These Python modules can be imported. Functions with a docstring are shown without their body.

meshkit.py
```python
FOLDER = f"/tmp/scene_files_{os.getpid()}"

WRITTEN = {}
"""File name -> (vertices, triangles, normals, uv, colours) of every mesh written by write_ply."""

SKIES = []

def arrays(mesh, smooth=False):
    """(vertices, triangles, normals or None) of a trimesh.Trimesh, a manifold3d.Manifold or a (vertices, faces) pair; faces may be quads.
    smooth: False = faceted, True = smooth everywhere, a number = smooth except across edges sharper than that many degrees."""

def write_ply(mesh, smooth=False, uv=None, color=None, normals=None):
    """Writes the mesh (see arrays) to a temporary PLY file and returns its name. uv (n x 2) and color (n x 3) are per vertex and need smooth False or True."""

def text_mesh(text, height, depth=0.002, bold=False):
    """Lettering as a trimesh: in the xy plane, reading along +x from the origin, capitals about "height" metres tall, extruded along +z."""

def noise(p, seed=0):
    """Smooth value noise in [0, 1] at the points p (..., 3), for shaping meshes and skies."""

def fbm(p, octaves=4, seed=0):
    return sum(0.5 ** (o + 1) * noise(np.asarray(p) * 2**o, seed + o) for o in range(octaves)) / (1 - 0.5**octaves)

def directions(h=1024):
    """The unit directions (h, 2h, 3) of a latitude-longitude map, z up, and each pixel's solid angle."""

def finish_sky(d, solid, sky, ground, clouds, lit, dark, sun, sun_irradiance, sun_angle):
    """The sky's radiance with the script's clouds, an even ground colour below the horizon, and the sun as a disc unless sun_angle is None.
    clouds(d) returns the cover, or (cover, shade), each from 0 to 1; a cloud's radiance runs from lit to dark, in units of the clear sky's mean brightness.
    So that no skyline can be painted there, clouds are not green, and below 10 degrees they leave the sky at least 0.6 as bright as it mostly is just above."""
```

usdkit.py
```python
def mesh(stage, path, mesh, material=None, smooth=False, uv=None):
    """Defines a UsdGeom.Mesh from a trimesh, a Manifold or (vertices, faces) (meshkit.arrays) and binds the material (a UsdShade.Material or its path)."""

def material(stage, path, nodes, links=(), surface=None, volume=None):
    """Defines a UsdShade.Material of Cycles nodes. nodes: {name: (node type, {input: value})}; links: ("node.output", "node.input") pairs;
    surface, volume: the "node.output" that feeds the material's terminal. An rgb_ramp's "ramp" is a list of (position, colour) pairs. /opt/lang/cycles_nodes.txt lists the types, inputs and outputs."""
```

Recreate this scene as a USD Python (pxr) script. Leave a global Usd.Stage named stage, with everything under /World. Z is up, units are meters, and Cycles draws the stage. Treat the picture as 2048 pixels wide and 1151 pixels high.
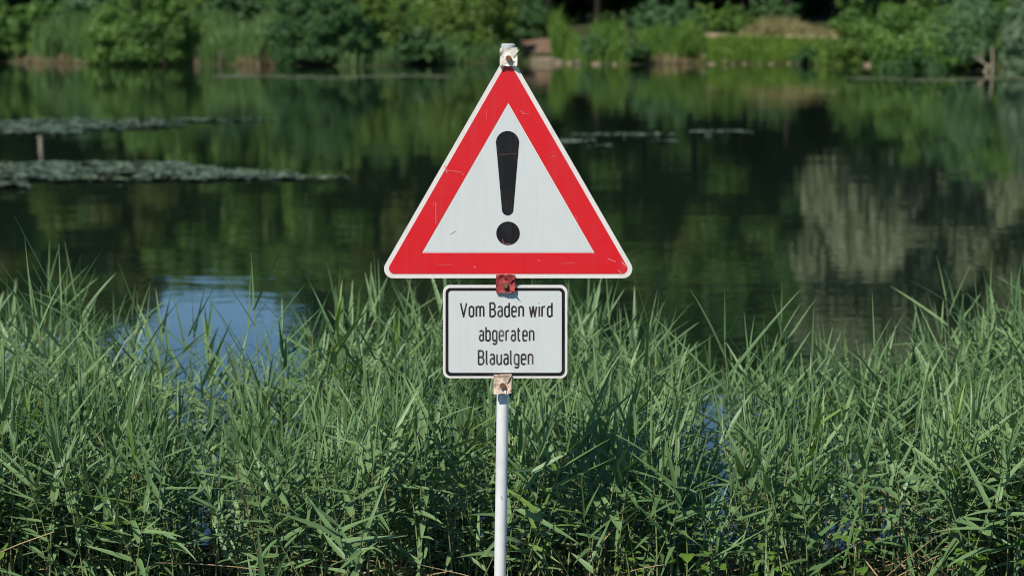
import math
import numpy as np
import trimesh
from shapely.geometry import Polygon, LineString, Point, box as sbox
from shapely import affinity, union_all
import usdkit, meshkit
from pxr import Usd, UsdGeom, UsdLux, UsdShade, Gf, Sdf, Vt

stage = Usd.Stage.CreateInMemory()
UsdGeom.SetStageUpAxis(stage, "Z")
UsdGeom.SetStageMetersPerUnit(stage, 1.0)
UsdGeom.Xform.Define(stage, "/World")
PI = math.pi

# ------------------------------------------------------------------ camera, sky, sun, exposure
EYE = 2.6                      # metres above the lake
FPX = 3822.0                   # focal length in pixels of the 2048 wide photograph
HORIZON = 40.0                 # row of the horizon in the photograph
PITCH = math.atan((575.5 - HORIZON) / FPX)
EXPOSURE = 0.45
SUN_EL, SUN_AZ = math.radians(47), math.radians(-147)   # azimuth = atan2(x, y)
SUN_I, SKY_S = 1.25, 0.10

cam = UsdGeom.Camera.Define(stage, "/World/camera")
cam.CreateHorizontalApertureAttr(36.0)
cam.CreateVerticalApertureAttr(36.0 * 575 / 1024)
cam.CreateFocalLengthAttr(36.0 * FPX / 2048)
cam.CreateFStopAttr(2.7)
cam.CreateFocusDistanceAttr(7.3)
cam.CreateClippingRangeAttr(Gf.Vec2f(0.05, 5000))
cam.CreateExposureAttr(EXPOSURE)
cam.AddTranslateOp().Set(Gf.Vec3d(0, 0, EYE))
cam.AddRotateXOp().Set(90 - math.degrees(PITCH))

sun_dir = np.array([math.sin(SUN_AZ) * math.cos(SUN_EL), math.cos(SUN_AZ) * math.cos(SUN_EL), math.sin(SUN_EL)])
sun = UsdLux.DistantLight.Define(stage, "/World/sun")
sun.CreateIntensityAttr(SUN_I)
sun.CreateAngleAttr(0.53)
sun.CreateNormalizeAttr(True)
sun.CreateColorAttr(Gf.Vec3f(1.0, 0.95, 0.86))
rot = Gf.Rotation(Gf.Vec3d(0, 0, -1), Gf.Vec3d(*(-sun_dir)))
sun.AddTransformOp().Set(Gf.Matrix4d().SetRotate(rot))

usdkit.material(stage, "/World/Looks/sky_air", {
    "s": ("sky_texture", {"sky_type": "single_scattering", "sun_disc": False, "sun_elevation": SUN_EL, "sun_rotation": SUN_AZ % (2 * PI), "altitude": 2500.0, "air_density": 1.1, "aerosol_density": 0.1, "ozone_density": 4.0}),
    "h": ("hsv", {"hue": 0.492, "saturation": 1.08, "value": 1.0}),
    "b": ("background_shader", {"strength": SKY_S})}, [("s.color", "h.color"), ("h.color", "b.color")], surface="b.background")
dome = UsdLux.DomeLight.Define(stage, "/World/sky")
dome.CreateIntensityAttr(1.0)
UsdShade.MaterialBindingAPI.Apply(dome.GetPrim()).Bind(UsdShade.Material.Get(stage, "/World/Looks/sky_air"))
dome.GetPrim().SetCustomDataByKey("kind", "structure")


# ------------------------------------------------------------------ helpers
def at(px, py, Y):
    """The world point seen at a pixel of the photograph, at distance Y north of the camera."""
    u, v = (px - 1024) / FPX, (575.5 - py) / FPX
    dy = math.cos(PITCH) + v * math.sin(PITCH)
    dz = -math.sin(PITCH) + v * math.cos(PITCH)
    k = Y / dy
    return np.array([u * k, Y, EYE + dz * k])


def xat(px, Y):
    return (px - 1024) / FPX * Y


def pxat(X, Y):
    return 1024 + X / Y * FPX


used = {}


def numbered(path):
    n = used.get(path, 0)
    used[path] = n + 1
    return path if n == 0 else f"{path}_{n:03d}"


def tag(p, label=None, cat=None, group=None, kind=None):
    p = p.GetPrim() if hasattr(p, "GetPrim") else p
    for k, v in (("label", label), ("category", cat), ("group", group), ("kind", kind)):
        if v:
            p.SetCustomDataByKey(k, v)
    return p


def place(x, loc, rz=0.0, scale=None, tilt=None):
    x.ClearXformOpOrder()
    x.AddTranslateOp().Set(Gf.Vec3d(*map(float, loc)))
    if tilt is not None:
        x.AddRotateXYZOp().Set(Gf.Vec3f(float(tilt[0]), float(tilt[1]), float(rz)))
    else:
        x.AddRotateZOp().Set(float(rz))
    if scale is not None:
        x.AddScaleOp().Set(Gf.Vec3f(*([float(scale)] * 3 if np.ndim(scale) == 0 else map(float, scale))))


def thing(name, loc=(0, 0, 0), rz=0.0, scale=None, tilt=None):
    x = UsdGeom.Xform.Define(stage, numbered("/World/" + name))
    place(x, loc, rz, scale, tilt)
    return x


def copy(root, loc, rz=0.0, scale=None, tilt=None, name=None):
    base = name or str(root.GetPath()).rsplit("/", 1)[1].rstrip("0123456789").rstrip("_")
    x = UsdGeom.Xform.Define(stage, numbered("/World/" + base))
    x.GetPrim().GetReferences().AddInternalReference(root.GetPath())
    place(x, loc, rz, scale, tilt)
    x.GetPrim().SetInstanceable(True)
    return x


def part(name, mesh, mat, parent=None, smooth=False):
    base = str(parent.GetPath()) if parent is not None else "/World"
    return usdkit.mesh(stage, numbered(base + "/" + name), mesh, "/World/Looks/" + mat, smooth=smooth)


def merge(parts):
    vs, fs, n = [], [], 0
    for v, f in parts:
        vs.append(v)
        fs.append(f + n)
        n += len(v)
    return np.vstack(vs), np.vstack(fs)


def tube(pts, radii, sides=5, cap=True):
    pts = np.asarray(pts, float)
    radii = np.broadcast_to(np.asarray(radii, float), len(pts))
    t = np.gradient(pts, axis=0)
    t /= np.linalg.norm(t, axis=1, keepdims=True)
    ref = np.array([0.31, 0.87, 0.1]) if abs(t[0][2]) > 0.8 else np.array([0, 0, 1.0])
    a = np.cross(t, ref)
    a /= np.linalg.norm(a, axis=1, keepdims=True)
    b = np.cross(t, a)
    ang = np.arange(sides) / sides * 2 * PI
    v = (pts[:, None] + radii[:, None, None] * (np.cos(ang)[None, :, None] * a[:, None] + np.sin(ang)[None, :, None] * b[:, None])).reshape(-1, 3)
    f = []
    for i in range(len(pts) - 1):
        for j in range(sides):
            p, q = i * sides + j, i * sides + (j + 1) % sides
            f += [[p, q, q + sides], [p, q + sides, p + sides]]
    if cap:
        n = len(v)
        v = np.vstack([v, pts[-1]])
        f += [[(len(pts) - 1) * sides + j, (len(pts) - 1) * sides + (j + 1) % sides, n] for j in range(sides)]
    return v, np.array(f)


def smoothstep(a, b, x):
    t = np.clip((x - a) / (b - a), 0, 1)
    return t * t * (3 - 2 * t)


# ------------------------------------------------------------------ materials
def leaf_mat(name, c0, c1, c2, trans=0.3, rough=0.5, spec=0.35, scale=0.6, dry=None):
    if name.startswith("leaf_"):
        c0, c1, c2 = [tuple(1.13 * q for q in c) for c in (c0, c1, c2)]
    """Foliage: tone varies from leaf to leaf and in slow patches; part of the light passes through."""
    usdkit.material(stage, "/World/Looks/" + name, {
        "g": ("geometry", {}),
        "r": ("rgb_ramp", {"ramp": [(0.0, c0), (0.5, c1), (1.0, c2)] if dry is None else [(0.0, c0), (0.45, c1), (0.88, c2), (0.95, dry), (1.0, dry)]}),
        "n": ("noise_texture", {"scale": scale, "detail": 3.0}),
        "m": ("math", {"math_type": "multiply_add", "value2": 0.55}),
        "m2": ("math", {"math_type": "multiply_add", "value2": 1.3, "value3": -0.42}),
        "p": ("principled_bsdf", {"roughness": rough, "specular_ior_level": spec}),
        "t": ("translucent_bsdf", {}),
        "h": ("hsv", {"saturation": 1.1, "value": 1.25, "hue": 0.485}),
        "x": ("mix_closure", {"fac": trans})},
        [("g.position", "n.vector"), ("n.fac", "m2.value1"), ("g.random_per_island", "m.value1"), ("m2.value", "m.value3"), ("m.value", "r.fac"), ("r.color", "p.base_color"),
         ("r.color", "h.color"), ("h.color", "t.color"), ("p.BSDF", "x.closure1"), ("t.BSDF", "x.closure2")], surface="x.closure")


def plain_mat(name, c0, c1, scale=5.0, rough=0.7, spec=0.3, bump=0.0, bump_scale=20.0, metallic=0.0, detail=5.0):
    nodes = {"g": ("geometry", {}), "n": ("noise_texture", {"scale": scale, "detail": detail, "roughness": 0.6}),
             "r": ("rgb_ramp", {"ramp": [(0.3, c0), (0.7, c1)]}),
             "p": ("principled_bsdf", {"roughness": rough, "specular_ior_level": spec, "metallic": metallic})}
    links = [("g.position", "n.vector"), ("n.fac", "r.fac"), ("r.color", "p.base_color")]
    if bump:
        nodes["n2"] = ("noise_texture", {"scale": bump_scale, "detail": 4.0})
        nodes["b"] = ("bump", {"strength": 1.0, "distance": bump})
        links += [("g.position", "n2.vector"), ("n2.fac", "b.height"), ("b.normal", "p.normal")]
    usdkit.material(stage, "/World/Looks/" + name, nodes, links, surface="p.BSDF")


leaf_mat("reed_leaf", (0.054, 0.113, 0.034), (0.165, 0.256, 0.104), (0.28, 0.365, 0.168), trans=0.22, rough=0.48, spec=0.38, scale=1.6, dry=(0.36, 0.30, 0.16))
leaf_mat("reed_leaf_young", (0.10, 0.18, 0.03), (0.16, 0.25, 0.05), (0.22, 0.29, 0.075), trans=0.3, rough=0.42, spec=0.5, scale=1.6)
plain_mat("reed_stem", (0.10, 0.14, 0.045), (0.20, 0.22, 0.09), 6, 0.5, 0.4)
plain_mat("dry_reed", (0.20, 0.13, 0.06), (0.36, 0.27, 0.14), 4, 0.7, 0.2)
leaf_mat("weed_leaf", (0.08, 0.16, 0.02), (0.12, 0.22, 0.03), (0.20, 0.28, 0.04), trans=0.35, rough=0.4, spec=0.4, scale=2)
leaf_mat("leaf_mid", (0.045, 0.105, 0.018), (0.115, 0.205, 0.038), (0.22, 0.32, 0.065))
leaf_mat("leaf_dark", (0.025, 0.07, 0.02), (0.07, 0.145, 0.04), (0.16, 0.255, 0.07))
leaf_mat("leaf_yellow", (0.05, 0.10, 0.013), (0.105, 0.175, 0.028), (0.20, 0.275, 0.055))
leaf_mat("leaf_blue", (0.04, 0.10, 0.038), (0.10, 0.185, 0.068), (0.19, 0.285, 0.11))
leaf_mat("leaf_pale", (0.14, 0.175, 0.095), (0.24, 0.275, 0.16), (0.33, 0.355, 0.22))
leaf_mat("leaf_silver", (0.07, 0.12, 0.06), (0.14, 0.21, 0.115), (0.24, 0.31, 0.19))
leaf_mat("leaf_olive", (0.05, 0.07, 0.014), (0.09, 0.12, 0.024), (0.14, 0.16, 0.035))
leaf_mat("bank_reed_green", (0.06, 0.125, 0.034), (0.12, 0.205, 0.058), (0.20, 0.285, 0.09))
leaf_mat("bank_reed_bright", (0.06, 0.125, 0.018), (0.115, 0.20, 0.03), (0.21, 0.29, 0.06))
leaf_mat("bank_grass", (0.07, 0.14, 0.016), (0.13, 0.21, 0.028), (0.21, 0.26, 0.06))
leaf_mat("bank_dry_grass", (0.14, 0.14, 0.05), (0.23, 0.20, 0.09), (0.30, 0.25, 0.13), trans=0.15)
leaf_mat("bank_dry", (0.15, 0.105, 0.055), (0.27, 0.19, 0.11), (0.36, 0.26, 0.16), trans=0.15)
plain_mat("bark", (0.012, 0.010, 0.008), (0.026, 0.022, 0.018), 3, 0.9, 0.1)
plain_mat("twig_bark", (0.10, 0.08, 0.06), (0.2, 0.16, 0.12), 3, 0.9, 0.1)
plain_mat("pale_bark", (0.30, 0.26, 0.2), (0.48, 0.43, 0.35), 3, 0.8, 0.2)
plain_mat("dead_wood", (0.22, 0.17, 0.12), (0.40, 0.34, 0.26), 4, 0.8, 0.2)
plain_mat("stone", (0.10, 0.08, 0.05), (0.24, 0.185, 0.125), 3, 0.85, 0.2)
plain_mat("path_earth", (0.19, 0.145, 0.095), (0.31, 0.25, 0.175), 1.2, 0.9, 0.1)
plain_mat("bare_earth", (0.09, 0.06, 0.042), (0.17, 0.115, 0.08), 1.5, 0.9, 0.1)
plain_mat("soil", (0.035, 0.035, 0.018), (0.075, 0.075, 0.035), 1.5, 0.9, 0.1)
plain_mat("post_wood", (0.05, 0.04, 0.03), (0.09, 0.075, 0.055), 5, 0.85, 0.2)
leaf_mat("lily_pad", (0.055, 0.08, 0.04), (0.10, 0.13, 0.07), (0.18, 0.21, 0.07), trans=0.0, rough=0.4, spec=0.5, scale=0.8)
plain_mat("algae_scum", (0.09, 0.11, 0.06), (0.17, 0.18, 0.11), 2.0, 0.5, 0.4)

# water: dark lake with slow ripples
usdkit.material(stage, "/World/Looks/lake_water", {
    "g": ("geometry", {}),
    "m1": ("mapping", {"scale": (0.9, 1.6, 1.0)}),
    "m2": ("mapping", {"scale": (0.35, 0.8, 1.0), "location": (7.0, 3.0, 0)}),
    "n1": ("noise_texture", {"scale": 3.2, "detail": 2.0, "roughness": 0.5}),
    "n2": ("noise_texture", {"scale": 0.9, "detail": 2.0}),
    "n3": ("noise_texture", {"scale": 0.09, "detail": 2.0}),
    "k": ("map_range", {"from_min": 0.38, "from_max": 0.66, "to_min": 0.35, "to_max": 1.3, "clamp": True}),
    "a": ("math", {"math_type": "multiply_add", "value2": 4.0}),
    "b": ("math", {"math_type": "multiply"}),
    "bp": ("bump", {"strength": 1.0, "distance": 0.0016}),
    "p": ("principled_bsdf", {"base_color": (0.006, 0.011, 0.006), "roughness": 0.015, "ior": 1.333, "specular_ior_level": 0.5})},
    [("g.position", "m1.vector"), ("g.position", "m2.vector"), ("g.position", "n3.vector"), ("m1.vector", "n1.vector"), ("m2.vector", "n2.vector"),
     ("n2.fac", "a.value1"), ("n1.fac", "a.value3"), ("n3.fac", "k.value"), ("a.value", "b.value1"), ("k.result", "b.value2"),
     ("b.value", "bp.height"), ("bp.normal", "p.normal")], surface="p.BSDF")

# ground: grass green inland, mud near and under water
usdkit.material(stage, "/World/Looks/ground_soil", {
    "g": ("geometry", {}), "n": ("noise_texture", {"scale": 0.7, "detail": 6.0, "roughness": 0.65}),
    "n2": ("noise_texture", {"scale": 9.0, "detail": 4.0}),
    "r": ("rgb_ramp", {"ramp": [(0.3, (0.02, 0.022, 0.01)), (0.5, (0.03, 0.04, 0.014)), (0.7, (0.055, 0.045, 0.026))]}),
    "b": ("bump", {"strength": 1.0, "distance": 0.05}),
    "p": ("principled_bsdf", {"roughness": 0.9, "specular_ior_level": 0.1})},
    [("g.position", "n.vector"), ("g.position", "n2.vector"), ("n.fac", "r.fac"), ("r.color", "p.base_color"), ("n2.fac", "b.height"), ("b.normal", "p.normal")], surface="p.BSDF")


def sign_mat(name, col, wear=0.06, rough=0.35, scale=9.0, spec=0.5, dust=(0.45, 0.43, 0.38), streak=0.35):
    """Sheeting or paint with fine dirt, and faint runs of grime down the face."""
    usdkit.material(stage, "/World/Looks/" + name, {
        "g": ("geometry", {}), "n": ("noise_texture", {"scale": scale, "detail": 8.0, "roughness": 0.7}),
        "mp": ("mapping", {"scale": (38.0, 38.0, 2.6)}), "n2": ("noise_texture", {"scale": 1.0, "detail": 5.0, "roughness": 0.65}),
        "r": ("map_range", {"from_min": 0.45, "from_max": 0.75, "to_min": 0.0, "to_max": wear * 3, "clamp": True}),
        "r2": ("map_range", {"from_min": 0.5, "from_max": 0.78, "to_min": 0.0, "to_max": streak, "clamp": True}),
        "ad": ("math", {"math_type": "add", "use_clamp": True}),
        "m": ("mix_color", {"blend_type": "mix", "a": col, "b": dust}),
        "rr": ("map_range", {"from_min": 0.3, "from_max": 0.7, "to_min": rough - 0.08, "to_max": rough + 0.12}),
        "p": ("principled_bsdf", {"roughness": rough, "specular_ior_level": spec})},
        [("g.position", "n.vector"), ("g.position", "mp.vector"), ("mp.vector", "n2.vector"), ("n2.fac", "r2.value"), ("n.fac", "r.value"), ("n.fac", "rr.value"), ("rr.result", "p.roughness"),
         ("r.result", "ad.value1"), ("r2.result", "ad.value2"), ("ad.value", "m.fac"), ("m.result", "p.base_color")], surface="p.BSDF")


sign_mat("sign_white", (0.475, 0.495, 0.482), 0.05, dust=(0.32, 0.33, 0.31), streak=0.3)
sign_mat("sign_white_edge", (0.58, 0.545, 0.515), 0.06, dust=(0.38, 0.34, 0.29))
sign_mat("sign_red", (0.50, 0.009, 0.014), 0.04, dust=(0.40, 0.03, 0.035), spec=0.35, streak=0.6)
sign_mat("sign_black", (0.006, 0.006, 0.007), 0.03, dust=(0.05, 0.05, 0.05), rough=0.5, spec=0.2)
sign_mat("sign_ink", (0.018, 0.010, 0.013), 0.0, rough=0.45)
sign_mat("scratch_pale", (0.50, 0.14, 0.135), 0.1, rough=0.6)
sign_mat("sign_back", (0.35, 0.36, 0.37), 0.1, rough=0.5)
sign_mat("pole_paint", (0.57, 0.568, 0.56), 0.14, rough=0.55, scale=25, dust=(0.36, 0.36, 0.37), streak=0.8)
sign_mat("rust_dark", (0.10, 0.045, 0.025), 0.3, rough=0.8, scale=60, spec=0.2, dust=(0.25, 0.11, 0.05))


def rusty(name, paint, rust, lo, hi):
    usdkit.material(stage, "/World/Looks/" + name, {
        "g": ("geometry", {}), "n": ("noise_texture", {"scale": 95.0, "detail": 6.0, "roughness": 0.65}),
        "r": ("map_range", {"from_min": lo, "from_max": hi, "to_min": 0.0, "to_max": 1.0, "clamp": True}),
        "m": ("mix_color", {"blend_type": "mix", "a": paint, "b": rust}),
        "b": ("bump", {"strength": 1.0, "distance": 0.002}),
        "p": ("principled_bsdf", {"roughness": 0.65, "specular_ior_level": 0.3})},
        [("g.position", "n.vector"), ("n.fac", "r.value"), ("r.result", "m.fac"), ("m.result", "p.base_color"), ("n.fac", "b.height"), ("b.normal", "p.normal")], surface="p.BSDF")


rusty("rust_cream", (0.56, 0.52, 0.44), (0.17, 0.10, 0.06), 0.56, 0.66)
rusty("rust_red", (0.30, 0.04, 0.038), (0.09, 0.02, 0.018), 0.48, 0.62)
rusty("rust_orange", (0.50, 0.40, 0.31), (0.24, 0.12, 0.08), 0.48, 0.66)

# ------------------------------------------------------------------ terrain and lake
SHORE = np.array([(-900, 116), (-400, 118), (0, 122), (120, 126), (300, 129), (420, 129), (600, 131), (760, 131), (900, 127), (1060, 124), (1230, 128), (1400, 127),
                  (1600, 127), (1760, 130), (1860, 138), (2048, 142), (2400, 148), (3000, 150)], float)


def shore_y(X):
    """Distance of the far waterline at X."""
    D = EYE * FPX / (SHORE[:, 1] - HORIZON)
    return np.interp(X, (SHORE[:, 0] - 1024) / FPX * D, D) + 0.8 * np.sin(X * 0.9) * 0.4 + 0.5 * np.sin(X * 2.3 + 1)


NEAR_Y = 9.3


def ground_z(X, Y):
    X, Y = np.asarray(X, float), np.asarray(Y, float)
    near = np.interp(Y, [-60, -2, 2, 5, 6.5, 7.2, 8.2, 9.3, 10.5, 13, 20], [2.2, 1.2, 0.95, 0.55, 0.36, 0.28, 0.14, 0.0, -0.12, -0.5, -1.4])
    near = near + 0.05 * (meshkit.noise(np.stack([X * 1.3, Y * 1.3, X * 0], -1), 3) - 0.5)
    d = Y - shore_y(X)
    far = np.interp(d, [-30, -8, -2, 0, 0.7, 5, 9, 14, 18, 40, 120, 800], [-1.4, -0.9, -0.3, 0.0, 0.42, 1.25, 1.85, 2.3, 2.5, 3.0, 4.5, 12])
    far = far + np.where(d > 1, 0.25, 0.05) * (meshkit.noise(np.stack([X * 0.35, Y * 0.35, X * 0], -1), 5) - 0.5)
    return np.where(Y < 40, near, far)


def grid(xs, ys, zf):
    gx, gy = np.meshgrid(xs, ys)
    v = np.stack([gx, gy, zf(gx, gy)], -1).reshape(-1, 3)
    nx, ny = len(xs), len(ys)
    i = (np.arange(ny - 1)[:, None] * nx + np.arange(nx - 1)[None]).ravel()
    return v, np.vstack([np.stack([i, i + 1, i + nx + 1], 1), np.stack([i, i + nx + 1, i + nx], 1)])


xs = np.unique(np.concatenate([np.linspace(-700, -60, 30), np.linspace(-60, 60, 161), np.linspace(60, 700, 30), np.linspace(-6, 6, 61)]))
ys = np.unique(np.concatenate([np.linspace(-60, 4, 20), np.linspace(4, 14, 61), np.linspace(14, 85, 20), np.linspace(85, 145, 121), np.linspace(145, 900, 40)]))
tag(part("ground", grid(xs, ys, ground_z), "ground_soil", smooth=True), "earth and grass banks around the lake", kind="structure")
tag(part("lake_water", grid(np.linspace(-690, 690, 3), np.linspace(7.0, 145, 3), lambda x, y: x * 0), "lake_water"), "dark still lake water mirroring the far bank and sky", kind="structure")


def strip(name, px, d0, d1, mat, lift=0.03, label=None):
    """A strip of bare ground lying along the far bank, between two distances from the waterline."""
    px = np.asarray(px, float)
    X = (px - 1024) / FPX * 118.0
    rows = []
    for k in np.linspace(0, 1, 7):
        dd = np.asarray(d0) * (1 - k) + np.asarray(d1) * k
        Yk = shore_y(X) + dd + 0.35 * np.sin(X * 1.7 + 5 * k) * np.sin(X * 0.6)
        rows.append(np.stack([X, Yk, ground_z(X, Yk) + lift], -1))
    v = np.array(rows)
    n = len(X)
    i = (np.arange(6)[:, None] * n + np.arange(n - 1)[None]).ravel()
    f = np.vstack([np.stack([i, i + 1, i + n + 1], 1), np.stack([i, i + n + 1, i + n], 1)])
    return tag(part(name, (v.reshape(-1, 3), f), mat, smooth=True), label, kind="structure")


pp = np.linspace(1345, 1700, 70)
strip("footpath", pp, 4.6 + 0.5 * np.sin(pp * 0.03), 6.9 + 0.4 * np.sin(pp * 0.05) + 0.8 * np.sin((pp - 1345) / 355 * PI), "path_earth", 0.05, "bare tan footpath above the grassy far bank")
pp = np.linspace(440, 640, 50)
strip("gravel_path", pp, 14.5 + 0 * pp, 19 + 0 * pp, "path_earth", 0.06, "pale gravel path glimpsed behind the far reeds")
pp = np.linspace(1034, 1112, 30)
strip("bare_bank", pp, 1.6 + 0 * pp, 6.0 + 0 * pp, "bare_earth", 0.05, "bare brown earth slope between bushes on the far bank")


# ------------------------------------------------------------------ warning sign on its leaning pole
SY = 6.9                       # the plane of the sign plates


def on_sign(poly):
    """A polygon drawn in photograph pixels, taken to the sign's upright plane: x and z in metres."""
    def f(c):
        return [tuple(at(p[0], p[1], SY)[[0, 2]]) for p in c]
    return Polygon(f(poly.exterior.coords), [f(r.coords) for r in poly.interiors])


def slab(poly, y0, y1):
    """An extrusion of a polygon in the sign's plane between two depths (y0 nearer the camera)."""
    out = []
    for g in getattr(poly, "geoms", [poly]):
        m = trimesh.creation.extrude_polygon(on_sign(g), y1 - y0, engine="earcut")
        v = m.vertices[:, [0, 2, 1]].copy()
        v[:, 1] += y0
        out.append((v, m.faces[:, ::-1]))
    return merge(out)


def rounded(poly, r):
    return poly.buffer(-r).buffer(r, quad_segs=10)


base_top = at(1016, 91, SY)
foot = at(1000, 1151, SY)
slope = (base_top[0] - foot[0]) / (base_top[2] - foot[2])
ground_at_sign = float(ground_z(foot[0], SY + 0.06))
pole_x = lambda z: foot[0] + (z - foot[2]) * slope
sign = thing("warning_sign", (pole_x(ground_at_sign), SY + 0.05, ground_at_sign))
tag(sign, "triangular red and white warning sign with text plate on a leaning white pole", "sign")
ORIGIN = np.array([pole_x(ground_at_sign), SY + 0.05, ground_at_sign])


def spart(name, mesh, mat, parent=sign, smooth=False):
    v, f, *_ = meshkit.arrays(mesh)
    return part(name, (v - ORIGIN, f), mat, parent, smooth)


# pole: a tube behind the plates
PR = 0.0222
z0, z1 = ground_at_sign - 0.4, base_top[2]
zz = np.linspace(z0, z1, 14)
pole = spart("pole", tube(np.stack([pole_x(zz), np.full_like(zz, SY + 0.032), zz], -1), PR, 28), "pole_paint", smooth=40)
zc = np.array([z1 - 0.012, z1 + 0.002, z1 + 0.006])
spart("pole_cap", tube(np.stack([pole_x(zc), np.full(3, SY + 0.032), zc], -1), [PR + 0.003, PR + 0.003, PR - 0.002], 24), "sign_back", smooth=40)

# triangle
CX = 1016.3
tri = lambda top, bottom, half: Polygon([(CX, top), (CX + half, bottom), (CX - half, bottom)])
outer = rounded(tri(102, 556, 262), 19)
red_out = rounded(tri(102, 556, 262).buffer(-9, join_style=2), 11)
inner = tri(205.5, 505, 172.5)
plate = spart("triangle_plate", slab(outer, SY - 0.003, SY + 0.002), "sign_white_edge")
spart("plate_rim", slab(outer.difference(outer.buffer(-2.0)), SY + 0.0015, SY + 0.012), "sign_back", plate)
spart("red_border", slab(red_out.difference(inner), SY - 0.0042, SY - 0.002), "sign_red", plate)
spart("white_field", slab(inner.buffer(-1.7, join_style=2), SY - 0.0038, SY - 0.0025), "sign_white", plate)
bar = union_all([Point(CX - 1.3, 285).buffer(23.2, 24), Polygon([(CX - 24.5, 284), (CX + 21.9, 284), (CX + 10.5, 419), (CX - 12.5, 419)]), Point(CX - 1, 418.5).buffer(11.6, 24)])
spart("exclamation_bar", slab(bar, SY - 0.0048, SY - 0.003), "sign_black", plate)
spart("exclamation_dot", slab(Point(CX - 0.3, 466).buffer(23.5, 24), SY - 0.0048, SY - 0.003), "sign_black", plate)
scr = [((889, 331), (894, 345), 1.6), ((893, 340), (922, 344), 0.9), ((922, 344), (928, 350), 0.8), ((872, 404), (872, 447), 0.9), ((1040, 221), (1048, 226), 0.9), ((1044, 228), (1060, 227), 0.7),
       ((1216, 517), (1231, 523), 1.5), ((1244, 524), (1252, 532), 1.6), ((1236, 540), (1242, 545), 1.5), ((948, 532), (952, 535), 1.6), ((1076, 519), (1080, 521), 1.3), ((974, 219), (972, 240), 0.5),
       ((866, 412), (868, 404), 0.6), ((1100, 316), (1112, 310), 0.5), ((1009, 486), (1021, 488), 0.6), ((1004, 478), (1008, 487), 0.7), ((997, 309), (1034, 307), 0.2), ((900, 468), (912, 461), 0.4),
       ((1150, 430), (1156, 441), 0.5), ((870, 528), (905, 530), 0.4), ((1120, 527), (1150, 525), 0.4)]
spart("scratch_marks", merge([slab(LineString([a, b]).buffer(w * 0.5, 2), SY - 0.0052, SY - 0.0035) for a, b, w in scr]), "scratch_pale", plate)

# text plate
rect = sbox(886, 570, 1134.5, 755.5)
tp = spart("text_plate", slab(rounded(rect, 13.5), SY - 0.003, SY + 0.002), "sign_white_edge")
spart("plate_rim", slab(rounded(rect, 13.5).difference(rounded(rect, 13.5).buffer(-2.0)), SY + 0.0015, SY + 0.012), "sign_back", tp)
b_out = rounded(rect.buffer(-5, join_style=2), 10.5)
b_in = rounded(rect.buffer(-10.8, join_style=2), 6.5)
spart("black_frame", slab(b_out.difference(b_in), SY - 0.0042, SY - 0.002), "sign_black", tp)
spart("white_field", slab(b_in.buffer(-0.4), SY - 0.0038, SY - 0.0025), "sign_white", tp)


def arc(cx, cy, rx, ry, a0, a1, n=14):
    return [(cx + rx * math.cos(math.radians(a)), cy + ry * math.sin(math.radians(a))) for a in np.linspace(a0, a1, n)]


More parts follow.
